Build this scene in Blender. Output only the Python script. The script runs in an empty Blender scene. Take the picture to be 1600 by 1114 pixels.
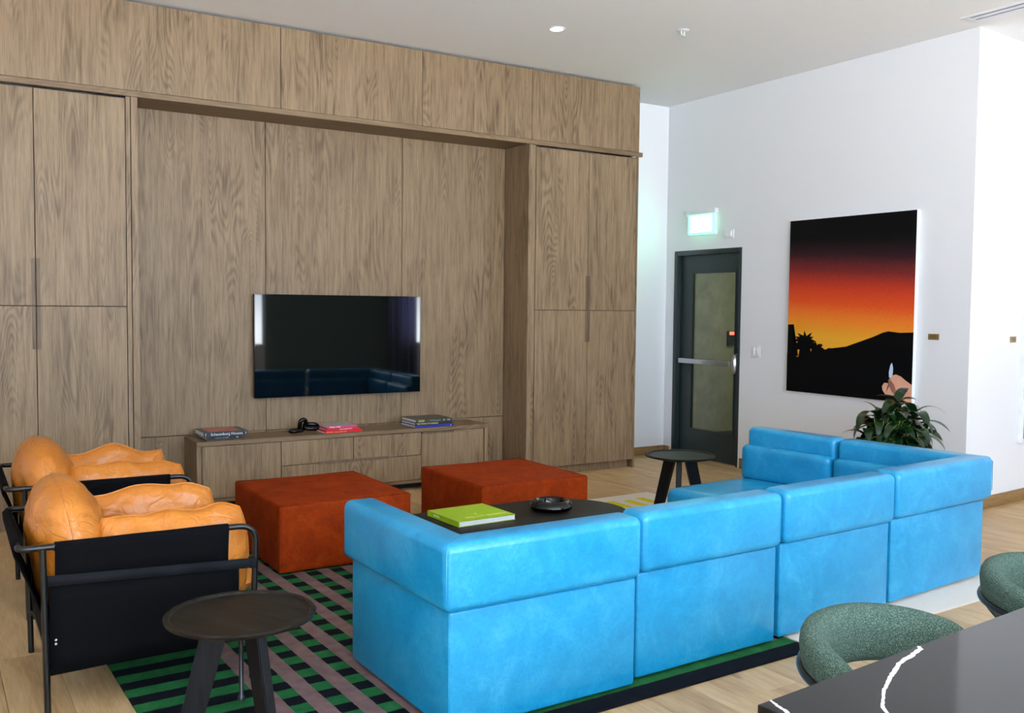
import bpy, bmesh, math, random
from mathutils import Vector, Matrix, noise
random.seed(7)
PI = math.pi
sc = bpy.context.scene
COL = sc.collection

# ------------------------------------------------------------------ camera
cam = bpy.data.objects.new('camera', bpy.data.cameras.new('camera')); COL.objects.link(cam)
YAW, PITCH, ROLL = 0.557791, 0.051716, 0.0098815
fwd = Vector((math.sin(YAW)*math.cos(PITCH), math.cos(YAW)*math.cos(PITCH), -math.sin(PITCH)))
right = Vector((math.cos(YAW), -math.sin(YAW), 0)); up = right.cross(fwd)
r2 = math.cos(ROLL)*right+math.sin(ROLL)*up; u2 = -math.sin(ROLL)*right+math.cos(ROLL)*up
mw = Matrix((r2, u2, -fwd)).transposed().to_4x4(); mw.translation = (0, 0, 1.57)
cam.matrix_world = mw
cam.data.sensor_fit = 'HORIZONTAL'; cam.data.sensor_width = 36; cam.data.lens = 1481.37/1600*36
cam.data.clip_start = .05
sc.camera = cam
# ------------------------------------------------------------------ world: bright overcast daylight plus an added ground glow that brightens the ceiling
w = bpy.data.worlds.new('daylight'); sc.world = w; w.use_nodes = True
nt = w.node_tree; nt.nodes.clear()
wo = nt.nodes.new('ShaderNodeOutputWorld'); bg = nt.nodes.new('ShaderNodeBackground')
tc = nt.nodes.new('ShaderNodeTexCoord'); sp = nt.nodes.new('ShaderNodeSeparateXYZ'); rp = nt.nodes.new('ShaderNodeValToRGB')
mr = nt.nodes.new('ShaderNodeMapRange'); mr.inputs[1].default_value = -1; mr.inputs[2].default_value = 1
nt.links.new(tc.outputs['Generated'], sp.inputs[0]); nt.links.new(sp.outputs['Z'], mr.inputs[0])
nt.links.new(mr.outputs[0], rp.inputs[0]); nt.links.new(rp.outputs[0], bg.inputs[0]); nt.links.new(bg.outputs[0], wo.inputs[0])
cr = rp.color_ramp
cr.elements[0].position = .0; cr.elements[0].color = (1.42, 1.52, 1.62, 1)
cr.elements[1].position = 1.0; cr.elements[1].color = (.56, .72, .92, 1)
e = cr.elements.new(.49); e.color = (1.42, 1.52, 1.62, 1)
e = cr.elements.new(.51); e.color = (.68, .80, .94, 1)
bg.inputs[1].default_value = 11.5
# ------------------------------------------------------------------ window portals (guide daylight sampling only)
def portal(name, loc, rot, sx, sy):
    l = bpy.data.lights.new(name, 'AREA'); l.shape = 'RECTANGLE'; l.size = sx; l.size_y = sy
    l.cycles.is_portal = True
    o = bpy.data.objects.new(name, l); COL.objects.link(o); o.location = loc; o.rotation_euler = rot
portal('window_light', (1.785, -2.57, 2.05), (PI/2, 0, PI), 7.47, 2.5)
portal('window_light', (8.85, -2.57, 2.05), (PI/2, 0, PI), 1.0, 2.5)
# ------------------------------------------------------------------ colour management
sc.view_settings.view_transform = 'Standard'; sc.view_settings.look = 'None'
sc.view_settings.gamma = 1; sc.view_settings.use_curve_mapping = False
sc.view_settings.exposure = 0.17
sc.cycles.max_bounces = 10; sc.cycles.diffuse_bounces = 6; sc.cycles.glossy_bounces = 4
sc.cycles.transmission_bounces = 6; sc.cycles.caustics_reflective = False; sc.cycles.caustics_refractive = False
sc.cycles.use_denoising = True; sc.cycles.sample_clamp_indirect = 6

# ------------------------------------------------------------------ materials
def srgb(r, g, b):
    f = lambda c: c/12.92 if c <= .04045 else ((c+.055)/1.055)**2.4
    return (f(r/255), f(g/255), f(b/255), 1)
class N:
    def __init__(s, name):
        s.m = bpy.data.materials.new(name); s.m.use_nodes = True; s.t = s.m.node_tree; s.b = s.t.nodes['Principled BSDF']
    def n(s, k, **kw):
        x = s.t.nodes.new(k)
        for a, v in kw.items(): setattr(x, a, v)
        return x
    def l(s, a, b): s.t.links.new(a, b)
    def coord(s, kind='Object', scale=(1, 1, 1), rand=0.0):
        if kind == 'World': src = s.n('ShaderNodeNewGeometry').outputs['Position']
        else: src = s.n('ShaderNodeTexCoord').outputs[kind]
        mp = s.n('ShaderNodeMapping'); mp.inputs['Scale'].default_value = scale
        if rand:
            oi = s.n('ShaderNodeObjectInfo'); ml = s.n('ShaderNodeMath', operation='MULTIPLY'); ml.inputs[1].default_value = rand
            s.l(oi.outputs['Random'], ml.inputs[0]); cx = s.n('ShaderNodeCombineXYZ')
            for i in range(3): s.l(ml.outputs[0], cx.inputs[i])
            s.l(cx.outputs[0], mp.inputs['Location'])
        s.l(src, mp.inputs['Vector']); return mp.outputs[0]
    def noise(s, vec, scale, detail=3, rough=.55, dist=0):
        x = s.n('ShaderNodeTexNoise'); x.inputs['Scale'].default_value = scale; x.inputs['Detail'].default_value = detail
        x.inputs['Roughness'].default_value = rough; x.inputs['Distortion'].default_value = dist
        s.l(vec, x.inputs['Vector']); return x.outputs['Fac']
    def ramp(s, fac, *st):
        x = s.n('ShaderNodeValToRGB'); c = x.color_ramp
        while len(c.elements) < len(st): c.elements.new(.5)
        for e, (p, col) in zip(c.elements, st): e.position = p; e.color = col
        s.l(fac, x.inputs[0]); return x.outputs[0]
    def mix(s, fac, a, b, mode='MIX'):
        x = s.n('ShaderNodeMix', data_type='RGBA', blend_type=mode)
        for v, i in ((fac, 0), (a, 6), (b, 7)):
            if isinstance(v, (int, float, tuple)): x.inputs[i].default_value = v
            else: s.l(v, x.inputs[i])
        return x.outputs[2]
    def math(s, op, a, b=None):
        x = s.n('ShaderNodeMath', operation=op)
        for i, v in enumerate((a, b)):
            if v is None: continue
            if isinstance(v, (int, float)): x.inputs[i].default_value = v
            else: s.l(v, x.inputs[i])
        return x.outputs[0]
    def bump(s, h, strength=.2, dist=.002):
        x = s.n('ShaderNodeBump'); x.inputs['Strength'].default_value = strength; x.inputs['Distance'].default_value = dist
        s.l(h, x.inputs['Height']); s.l(x.outputs[0], s.b.inputs['Normal'])
    def base(s, c):
        if isinstance(c, tuple): s.b.inputs['Base Color'].default_value = c
        else: s.l(c, s.b.inputs['Base Color'])
    def set(s, **kw):
        for k, v in kw.items(): s.b.inputs[k.replace('_', ' ')].default_value = v
        return s

def plain(name, col, rough=.5, metal=0.0, var=.06, spec=.5, coat=0):
    m = N(name); v = m.coord('Object')
    f = m.noise(v, 9, 3); d = tuple(c*(1-var) for c in col[:3])+(1,); b = tuple(min(1, c*(1+var)) for c in col[:3])+(1,)
    m.base(m.ramp(f, (.3, d), (.7, b))); m.set(Roughness=rough, Metallic=metal, Specular_IOR_Level=spec, Coat_Weight=coat)
    return m.m
def emis(name, col, st):
    m = N(name); m.base(col); m.set(Emission_Color=col, Emission_Strength=st, Roughness=.4); return m.m
def veneer(name, dark, mid, light, rough=.48, zs=1.0, rand=37.0, axis='z'):
    m = N(name)
    mk = lambda q: {'z': (1, 1, q), 'x': (q, 1, 1), 'y': (1, q, 1)}[axis]
    fine = m.noise(m.coord('World', mk(.025), rand), 260, 3, .7)
    med = m.noise(m.coord('World', mk(.05), rand), 42, 4, .6, .25)
    wv = m.noise(m.coord('World', mk(.13), rand), 3.4, 2, .4, .15)
    rings = m.math('SINE', m.math('MULTIPLY', wv, 150.0))
    rings = m.math('POWER', m.math('ABSOLUTE', rings), 3.0)
    msk = m.ramp(m.noise(m.coord('World', mk(.3), rand), 4.5, 2), (.46, (0, 0, 0, 1)), (.60, (1, 1, 1, 1)))
    rings = m.math('MULTIPLY', rings, msk)
    f = m.math('ADD', m.math('MULTIPLY', fine, .52), m.math('MULTIPLY', med, .48))
    f = m.math('SUBTRACT', f, m.math('MULTIPLY', rings, .12))
    c = m.ramp(f, (.30, dark), (.50, mid), (.70, light))
    big = m.noise(m.coord('World', (1, 1, .3), rand), 1.3, 2)
    c = m.mix(.35, c, m.ramp(big, (.3, (.78, .76, .74, 1)), (.7, (1, 1, 1, 1))), 'MULTIPLY')
    m.base(c); m.set(Roughness=rough, Specular_IOR_Level=.35); m.bump(f, .12, .001)
    return m.m

WOOD = veneer('walnut_veneer', srgb(92, 73, 52), srgb(134, 112, 85), srgb(158, 136, 108))
WOODX = veneer('walnut_edge', srgb(94, 74, 50), srgb(124, 102, 76), srgb(142, 120, 92), axis='x')
WOODD = veneer('walnut_handle', srgb(76, 62, 48), srgb(104, 86, 67), srgb(120, 102, 82))
BASEWOOD = veneer('oak_skirting', srgb(105, 80, 48), srgb(140, 108, 66), srgb(165, 130, 84), axis='x')
DARKGAP = plain('shadow_gap_paint', srgb(32, 26, 20), .8)
def floor_mat():
    m = N('oak_plank'); v = m.coord('World', (1, .07, 1), 53)
    fine = m.noise(v, 90, 4, .6, .3); med = m.noise(m.coord('World', (1, .22, 1), 53), 7, 3, .5, .8)
    f = m.math('ADD', m.math('MULTIPLY', fine, .45), m.math('MULTIPLY', med, .55))
    c = m.ramp(f, (.32, srgb(158, 124, 84)), (.5, srgb(188, 156, 113)), (.68, srgb(206, 178, 136)))
    oi = m.n('ShaderNodeObjectInfo'); tone = m.ramp(oi.outputs['Random'], (0, (.80, .78, .74, 1)), (.5, (.93, .92, .90, 1)), (1, (1.0, 1.0, 1.0, 1)))
    c = m.mix(.8, c, tone, 'MULTIPLY')
    kn = m.noise(m.coord('World', (1, .5, 1), 53), 6.5, 1, .4)
    c = m.mix(m.ramp(kn, (.755, (0, 0, 0, 1)), (.80, (.6, .6, .6, 1))), c, srgb(92, 66, 42))
    m.base(c); m.set(Roughness=.42, Specular_IOR_Level=.4); m.bump(f, .1, .001); return m.m
FLOOR = floor_mat()
def paint(name, col, rough=.55):
    m = N(name); v = m.coord('World'); m.base(col); m.set(Roughness=rough, Specular_IOR_Level=.25)
    m.bump(m.noise(v, 220, 2), .05, .0006); return m.m
WHITE = paint('wall_paint', srgb(230, 232, 236)); CEIL = paint('ceiling_paint', srgb(244, 245, 246), .8)
DARKWALL = paint('dark_feature_wall', srgb(108, 122, 112), .7)
def leather(name, dark, mid, light, rough=.36, bs=.25, sc1=5.0, crease=0):
    m = N(name); v = m.coord('World')
    f = m.noise(v, sc1, 6, .62, .8); f2 = m.noise(v, 42, 4, .6, 1.4)
    g = m.math('ADD', m.math('MULTIPLY', f, .62), m.math('MULTIPLY', f2, .38))
    m.base(m.ramp(g, (.34, dark), (.52, mid), (.68, light)))
    vo = m.n('ShaderNodeTexVoronoi'); vo.inputs['Scale'].default_value = 420; m.l(v, vo.inputs['Vector'])
    h = m.math('ADD', m.math('MULTIPLY', vo.outputs['Distance'], .35), m.math('MULTIPLY', f2, .8))
    if crease:
        cz = m.math('ABSOLUTE', m.math('ADD', m.noise(v, 6, 2, .5, 1.6), -.5)); h = m.math('ADD', h, m.math('MULTIPLY', m.math('MINIMUM', cz, .06), crease))
    m.bump(h, bs, .0016); m.set(Roughness=rough, Specular_IOR_Level=.5); return m.m
BLUE = leather('blue_leather', srgb(10, 128, 180), srgb(26, 144, 194), srgb(58, 160, 206), .29)
TAN = leather('tan_leather', srgb(178, 102, 28), srgb(192, 116, 38), srgb(206, 132, 56), .30, .5, 3.2, 30)
RUSTX = leather('rust_velvet', srgb(116, 34, 2), srgb(138, 46, 2), srgb(154, 58, 5), .75, .5, 7)
RUST = RUSTX; RUST.node_tree.nodes['Principled BSDF'].inputs['Specular IOR Level'].default_value = .12
def canvas():
    m = N('black_canvas'); v = m.coord('Object')
    w1 = m.noise(m.coord('Object', (1, 1, 30)), 30, 2); w2 = m.noise(m.coord('Object', (30, 1, 1)), 30, 2)
    g = m.math('ADD', w1, w2); m.base(m.ramp(g, (.6, srgb(4, 4, 6)), (1.3, srgb(10, 11, 14)))); m.bump(g, .4, .001)
    m.set(Roughness=.9, Specular_IOR_Level=.08); return m.m
CANVAS = canvas()
STRAP = plain('canvas_strap', srgb(20, 22, 27), .9, var=.25, spec=.15)
BMETAL = plain('black_powder_coat', srgb(9, 11, 13), .3, .0, .05, .45, .1)
def darkwood(name, axis, a, b, rough):
    m = N(name); v = m.coord('Object', axis); f = m.noise(v, 60, 4, .6, .2)
    m.base(m.ramp(f, (.35, a), (.65, b))); m.bump(f, .35, .0012); m.set(Roughness=rough, Specular_IOR_Level=.2); return m.m
TABTOP = darkwood('black_stained_oak', (1, .06, 1), srgb(8, 7, 6), srgb(34, 30, 25), .42)
TABLEG = darkwood('black_oak_leg', (1, 1, .06), srgb(5, 5, 7), srgb(18, 20, 25), .45)
COFFEE = darkwood('coffee_black_oak', (.06, 1, 1), srgb(15, 15, 14), srgb(30, 29, 27), .5)
def boucle():
    m = N('green_boucle'); v = m.coord('World'); vo = m.n('ShaderNodeTexVoronoi'); vo.inputs['Scale'].default_value = 330; m.l(v, vo.inputs['Vector'])
    f = m.noise(v, 300, 2, .7); g = m.math('ADD', m.math('MULTIPLY', vo.outputs['Distance'], .8), m.math('MULTIPLY', f, .6))
    m.base(m.ramp(g, (.3, srgb(26, 42, 37)), (.6, srgb(56, 78, 70)), (.9, srgb(98, 120, 110)))); m.bump(g, .8, .003)
    m.set(Roughness=.9, Specular_IOR_Level=.15); return m.m
BOUCLE = boucle()
QUARTZ = plain('black_quartz', srgb(16, 15, 16), .07, 0, .2, .3)
VEIN = plain('white_vein_stone', srgb(225, 222, 230), .15)
CHROME = plain('brushed_steel', srgb(190, 192, 196), .28, .9)
DOORP = plain('door_dark_green_paint', srgb(34, 46, 47), .4, 0, .08)
BRASS = plain('brass_plate', srgb(150, 126, 84), .4, .5)
PLASTIC = plain('white_plastic', srgb(232, 234, 240), .35)
SWHITE = plain('white_canvas_edge', srgb(236, 240, 246), .6)
BLACKG = plain('gloss_black', srgb(3, 4, 6), .06, 0, .05, .4)
BLACKM = plain('matt_black', srgb(14, 14, 15), .6)
PAGES = plain('book_pages', srgb(226, 228, 232), .8, 0, .04)
ARTBLACK = plain('print_black', srgb(4, 4, 6), .7, spec=.1)
SKIN = plain('print_skin', srgb(222, 166, 140), .6); SKIN2 = plain('print_skin_shade', srgb(150, 96, 84), .6)
FLAME = plain('print_flame', srgb(196, 214, 246), .6)
def tvmat():
    m = N('tv_glass'); m.base(srgb(5, 7, 9)); m.set(Roughness=.03, Specular_IOR_Level=.6); return m.m
TVG = tvmat()
def glass():
    m = N('clear_glass'); g = m.n('ShaderNodeBsdfTransparent'); gl = m.n('ShaderNodeBsdfGlossy'); mx = m.n('ShaderNodeMixShader')
    g.inputs[0].default_value = (.86, .9, .86, 1); gl.inputs['Roughness'].default_value = .02; mx.inputs[0].default_value = .07
    m.l(g.outputs[0], mx.inputs[1]); m.l(gl.outputs[0], mx.inputs[2]); m.l(mx.outputs[0], m.t.nodes['Material Output'].inputs[0]); return m.m
GLASS = glass()
def corr():
    m = N('corridor_concrete'); v = m.coord('World'); f = m.noise(v, 5, 6, .65)
    m.base(m.ramp(f, (.35, srgb(120, 122, 98)), (.65, srgb(150, 150, 122)))); m.set(Roughness=.8); return m.m
CORR = corr()
CORRF = plain('corridor_floor', srgb(26, 25, 24), .7)

# ------------------------------------------------------------------ mesh helpers
def link(name, me, m=None, parent=None, loc=None, rot=None):
    o = bpy.data.objects.new(name, me); COL.objects.link(o)
    if m is not None: me.materials.append(m)
    if parent is not None: o.parent = parent
    if loc is not None: o.location = loc
    if rot is not None: o.rotation_euler = rot
    return o
def fin(bm, name, m, parent=None, smooth=False, loc=None, rot=None, angle=None):
    bmesh.ops.recalc_face_normals(bm, faces=bm.faces)
    me = bpy.data.meshes.new(name); bm.to_mesh(me); bm.free()
    if smooth: me.shade_smooth()
    if angle is not None:
        me.shade_smooth(); me.set_sharp_from_angle(angle=angle)
    return link(name, me, m, parent, loc, rot)
def addbox(bm, a, b, bev=0, seg=2, M=None):
    x0, y0, z0 = a; x1, y1, z1 = b
    vs = [bm.verts.new(p) for p in ((x0,y0,z0),(x1,y0,z0),(x1,y1,z0),(x0,y1,z0),(x0,y0,z1),(x1,y0,z1),(x1,y1,z1),(x0,y1,z1))]
    fs = [bm.faces.new([vs[i] for i in q]) for q in ((3,2,1,0),(4,5,6,7),(0,1,5,4),(1,2,6,5),(2,3,7,6),(3,0,4,7))]
    if bev:
        es = list({e for f in fs for e in f.edges})
        r = bmesh.ops.bevel(bm, geom=es, offset=bev, segments=seg, profile=.5, affect='EDGES')
        vs = list({v for f in r['faces'] for v in f.verts} | {v for v in vs if v.is_valid})
    if M is not None:
        bmesh.ops.transform(bm, matrix=M, verts=[v for v in vs if v.is_valid])
def box(name, a, b, m, parent=None, bev=0, seg=2, loc=None, rot=None):
    bm = bmesh.new(); addbox(bm, a, b, bev, seg)
    return fin(bm, name, m, parent, loc=loc, rot=rot, angle=(.6 if bev else None))
def prism(name, pts, z0, z1, m, parent=None, bev=0, seg=3, loc=None, rot=None, angle=.5):
    bm = bmesh.new()
    lo = [bm.verts.new((x, y, z0)) for x, y in pts]; hi = [bm.verts.new((x, y, z1)) for x, y in pts]
    bm.faces.new(lo[::-1]); bm.faces.new(hi); n = len(pts)
    for i in range(n): bm.faces.new((lo[i], lo[(i+1) % n], hi[(i+1) % n], hi[i]))
    bmesh.ops.recalc_face_normals(bm, faces=bm.faces)
    if bev: bmesh.ops.bevel(bm, geom=[e for e in bm.edges if bev > 0 and e.calc_face_angle(0) > .3], offset=bev, segments=seg, profile=.5, affect='EDGES')
    return fin(bm, name, m, parent, loc=loc, rot=rot, angle=angle)
def tubemesh(bm, pts, r, seg=12, closed=False, cap=True):
    pts = [Vector(p) for p in pts]; n = len(pts); rings = []
    prev = None
    for i in range(n):
        if closed: t = (pts[(i+1) % n]-pts[i-1]).normalized()
        else: t = ((pts[min(i+1, n-1)]-pts[i]).normalized()+(pts[i]-pts[max(i-1, 0)]).normalized()).normalized()
        if prev is None:
            a = Vector((0, 0, 1)) if abs(t.z) < .9 else Vector((1, 0, 0)); u = t.cross(a).normalized()
        else: u = (prev-t*prev.dot(t)).normalized()
        prev = u; v = t.cross(u)
        rr = r(i/(n-1)) if callable(r) else r
        rings.append([bm.verts.new(pts[i]+(u*math.cos(2*PI*k/seg)+v*math.sin(2*PI*k/seg))*rr) for k in range(seg)])
    m = n if closed else n-1
    for i in range(m):
        a, b = rings[i], rings[(i+1) % n]
        for k in range(seg): bm.faces.new((a[k], a[(k+1) % seg], b[(k+1) % seg], b[k]))
    if cap and not closed: bm.faces.new(rings[0][::-1]); bm.faces.new(rings[-1])
def tube(name, pts, r, m, parent=None, seg=12, closed=False, loc=None, rot=None):
    bm = bmesh.new(); tubemesh(bm, pts, r, seg, closed); return fin(bm, name, m, parent, angle=.9, loc=loc, rot=rot)
def fillet(pts, r, k=6):
    out = [Vector(pts[0])]
    for i in range(1, len(pts)-1):
        p, a, b = Vector(pts[i]), Vector(pts[i-1]), Vector(pts[i+1])
        d1 = (a-p).normalized(); d2 = (b-p).normalized()
        for j in range(k+1):
            t = j/k; out.append((p+d1*r)*(1-t)**2+p*2*t*(1-t)+(p+d2*r)*t*t)
    out.append(Vector(pts[-1])); return out
def lathe(name, prof, m, parent=None, n=40, loc=None, rot=None, angle=.7):
    bm = bmesh.new(); rings = []
    for r, z in prof:
        rings.append([bm.verts.new((r*math.cos(2*PI*k/n), r*math.sin(2*PI*k/n), z)) for k in range(n)] if r > 1e-5 else [bm.verts.new((0, 0, z))])
    for a, b in zip(rings, rings[1:]):
        for k in range(n):
            q = [a[k % len(a)], a[(k+1) % len(a)], b[(k+1) % len(b)], b[k % len(b)]]
            q = list(dict.fromkeys(q))
            if len(q) >= 3: bm.faces.new(q)
    return fin(bm, name, m, parent, loc=loc, rot=rot, angle=angle)
def tag(o, label=None, cat=None, group=None, kind=None):
    if label: o['label'] = label
    if cat: o['category'] = cat
    if group: o['group'] = group
    if kind: o['kind'] = kind
    return o
def empty(name, loc=(0, 0, 0), rz=0, **kw):
    o = bpy.data.objects.new(name, None); COL.objects.link(o); o.location = loc; o.rotation_euler = (0, 0, rz)
    return tag(o, **kw)
def text(name, s, size, m, parent, loc, rot, ext=.0004, align='LEFT', sx=1.0):
    c = bpy.data.curves.new(name, 'FONT'); c.body = s; c.size = size; c.extrude = ext; c.align_x = align; c.align_y = 'CENTER'
    c.resolution_u = 2
    o = bpy.data.objects.new(name, c); COL.objects.link(o)
    dg = bpy.context.evaluated_depsgraph_get(); me = bpy.data.meshes.new_from_object(o.evaluated_get(dg)); bpy.data.objects.remove(o)
    o = link(name, me, None, parent, loc, rot); me.materials.clear(); me.materials.append(m); o.scale = (sx, 1, 1); return o
def copy_tree(o, parent=None):
    c = o.copy(); COL.objects.link(c)
    if parent is not None: c.parent = parent
    for ch in list(o.children): copy_tree(ch, c)
    return c

# ================================================================== SETTING
YF, YN, YB, XR, CZ = 7.27, 7.668, 7.87, 6.87, 3.735
XL, YW = -2.6, -2.5
XE = 9.6; YR = 4.34
ZS, ZH = .80, 3.3
# floor slab + planks
fl = tag(empty('floor'), kind='structure')
box('subfloor', (XL, YW, -.06), (XE, YB, -.014), DARKGAP, fl)
random.seed(3)
PW, PL = .22, 2.1
meshes = {}
def plank(x0, x1, y0, y1):
    key = (round(x1-x0, 3), round(y1-y0, 3))
    if key not in meshes:
        bm = bmesh.new(); addbox(bm, (0, 0, -.014), (key[0]-.0015, key[1]-.0015, 0), .0012, 1)
        me = bpy.data.meshes.new('plank'); bmesh.ops.recalc_face_normals(bm, faces=bm.faces); bm.to_mesh(me); bm.free(); me.materials.append(FLOOR); meshes[key] = me
    o = bpy.data.objects.new('plank', meshes[key]); COL.objects.link(o); o.parent = fl; o.location = (x0, y0, 0)
rest = bmesh.new()
x = XL; k = 0
while x < XE-.01:
    x1 = min(x+PW, XE); y = YW-[.2, 1.1, .6, 1.6][k % 4]-random.random()*.3
    while y < YB:
        ya, yb = max(y, YW), min(y+PL, YB)
        if yb-ya > .02:
            ca, cb = 0.03*ya-1.0, .9*yb+2.6    # rough view wedge of the room seen by a visitor
            if x1 > -.6 and yb > 1.2 and x < cb+.8 and (yb > 2.2 or x > .5):
                plank(x, x1, ya, yb)
            else: addbox(rest, (x, ya, -.014), (x1-.0015, yb-.0015, 0))
        y += PL
    x += PW; k += 1
tag(fin(rest, 'outer_planks', FLOOR, fl), kind='stuff')
box('ceiling', (XL, YW, CZ), (XE, YB, CZ+.12), CEIL)['kind'] = 'structure'
box('wall_left', (XL-.12, YW, 0), (XL, YB, CZ), WHITE)['kind'] = 'structure'
box('wall_back', (XL, YB, 0), (XR, YB+.12, CZ), WHITE)['kind'] = 'structure'
DY0, DY1, DZ = 6.755, 7.735, 2.185
wr = tag(empty('wall_right'), kind='structure')
box('wall_panel', (XR, YR+.1401, 0), (XR+.14, DY0, CZ), WHITE, wr)
box('wall_panel', (XR, DY1, 0), (XR+.14, YB+.12, CZ), WHITE, wr)
box('wall_panel', (XR, DY0, DZ), (XR+.14, DY1, CZ), WHITE, wr)
# return wall, turned a few degrees, facing the windows
rt = math.radians(5.0)
prism('wall_return', [(XR, YR), (XR+2.98*math.cos(rt), YR+2.98*math.sin(rt)), (XR+2.97*math.cos(rt), YR+3*math.sin(rt)+.14), (XR, YR+.14)], 0, CZ, WHITE)['kind'] = 'structure'
box('wall_east', (XE, YW, 0), (XE+.12, YR+.6, CZ), WHITE)['kind'] = 'structure'
# wall behind the camera with its windows
ww = tag(empty('wall_window_side'), kind='structure')
for a, b in (((XL, YW-.14, 0), (5.52, YW, ZS)), ((5.52, YW-.14, 0), (8.35, YW, CZ)), ((8.35, YW-.14, 0), (XE, YW, ZS)), ((XL, YW-.14, ZH), (5.52, YW, CZ)),
             ((8.35, YW-.14, ZH), (XE, YW, CZ)), ((XL, YW-.14, ZS), (-1.95, YW, ZH)), ((9.35, YW-.14, ZS), (XE, YW, ZH))):
    box('wall_panel', a, b, DARKWALL if a[0] == 5.52 else WHITE, ww)
FRM = plain('window_frame_black', srgb(30, 32, 34), .5)
for wi, (a, b, n) in enumerate(((-1.95, 5.52, 5), (8.35, 9.35, 1))):
    wn = tag(empty('window_%d' % (wi+1)), kind='structure')
    for i in range(n+1):
        xx = a+(b-a)*i/n; box('mullion', (xx-.025, YW-.1, ZS), (xx+.025, YW-.04, ZH), FRM, wn)
    box('sill', (a, YW-.14, ZS), (b, YW+.03, ZS+.03), WHITE, wn); box('head', (a, YW-.1, ZH-.04), (b, YW-.04, ZH), FRM, wn)
# curtain between the windows (mirrored in the television)
def sheer():
    m = N('sheer_curtain'); t = m.n('ShaderNodeBsdfTranslucent'); t.inputs[0].default_value = srgb(190, 190, 222); mx = m.n('ShaderNodeMixShader'); mx.inputs[0].default_value = .6
    m.base(srgb(190, 192, 214)); m.l(m.b.outputs[0], mx.inputs[1]); m.l(t.outputs[0], mx.inputs[2]); m.l(mx.outputs[0], m.t.nodes['Material Output'].inputs[0]); return m.m
def curtain():
    bm = bmesh.new(); pr = []
    for i in range(90):
        t = i/89; pr.append((8.02+.62*t, YW+.12+.045*math.sin(t*2*PI*9)))
    for s in (0,):
        top = [bm.verts.new((x, y, 3.3)) for x, y in pr]; bot = [bm.verts.new((x*1.0+.02*math.sin(i), y, .05)) for i, (x, y) in enumerate(pr)]
        for i in range(89): bm.faces.new((bot[i], bot[i+1], top[i+1], top[i]))
    o = fin(bm, 'curtain', sheer(), smooth=True)
    md = o.modifiers.new('s', 'SOLIDIFY'); md.thickness = .004; return o
tag(curtain(), 'pale full-length curtain beside the window behind the viewer', 'curtain')
# skirting boards
def skirt(name, a, b, **k): o = box(name, a, b, BASEWOOD, bev=.003, **k); o['kind'] = 'structure'; return o
skirt('baseboard_back', (6.0, YB-.014, 0), (XR-.001, YB, .085))
skirt('baseboard_right', (XR-.014, YR+.02, 0), (XR, DY0-.03, .1))
skirt('baseboard_right', (XR-.014, DY1+.03, 0), (XR, YB-.016, .085))
skirt('baseboard_return', (-.014, -.014, 0), (2.6, 0, .1), loc=(XR, YR, 0), rot=(0, 0, rt))
# ---- door
dr = tag(empty('door_1'), kind='structure')
jx0, jx1 = XR-.006, XR+.14
fw = .05
box('door_frame', (jx0, DY1-fw, 0), (jx1, DY1, DZ), DOORP, dr, .003)
box('door_frame', (jx0, DY0, 0), (jx1, DY0+fw*.55, DZ), DOORP, dr, .003)
box('door_frame', (jx0, DY0+fw*.55, DZ-fw), (jx1, DY1-fw, DZ), DOORP, dr, .003)
lx0, lx1 = XR+.052, XR+.096
L0, L1 = DY0+.031, DY1-fw-.004
leaf = empty('door_leaf'); leaf.parent = dr
gy0, gy1, gz0, gz1 = L0+.085, L1-.165, .30, 1.955
box('stile', (lx0, L0, .008), (lx1, gy0, DZ-fw-.004), DOORP, leaf); box('stile', (lx0, gy1, .008), (lx1, L1, DZ-fw-.004), DOORP, leaf)
box('rail', (lx0, gy0, .008), (lx1, gy1, gz0), DOORP, leaf); box('rail', (lx0, gy0, gz1), (lx1, gy1, DZ-fw-.004), DOORP, leaf)
for a, b in (((gy0, gz0), (gy1, gz0+.012)), ((gy0, gz1-.012), (gy1, gz1)), ((gy0, gz0), (gy0+.012, gz1)), ((gy1-.012, gz0), (gy1, gz1))):
    box('glazing_bead', (lx0-.006, a[0], a[1]), (lx0+.01, b[0], b[1]), DOORP, leaf)
box('glass_pane', (lx0+.018, gy0, gz0), (lx0+.024, gy1, gz1), GLASS, leaf)
pb = empty('panic_bar'); pb.parent = dr
def barpart():
    bm = bmesh.new(); addbox(bm, (lx0-.075, L0+.09, 1.0), (lx0-.035, L1-.05, 1.05), .006, 2)
    addbox(bm, (lx0-.04, L1-.09, 1.005), (lx0, L1-.06, 1.045)); return fin(bm, 'push_bar', CHROME, pb, angle=.6)
barpart()
def lock():
    bm = bmesh.new(); pr = [(0, .0), (.058, 0), (.062, -.012), (.055, -.05), (.03, -.07), (0, -.072)]
    n = 32; rings = [[bm.verts.new((z, r*.62*math.cos(2*PI*k/n), r*1.75*math.sin(2*PI*k/n))) if r else bm.verts.new((z, 0, 0)) for k in range(n if r else 1)] for r, z in pr]
    for a, b in zip(rings, rings[1:]):
        for k in range(n):
            q = list(dict.fromkeys([a[k % len(a)], a[(k+1) % len(a)], b[(k+1) % len(b)], b[k % len(b)]]))
            if len(q) > 2: bm.faces.new(q)
    return fin(bm, 'lock_housing', CHROME, pb, angle=.6, loc=(lx0, L0+.05, 1.025))
lock()
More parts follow.
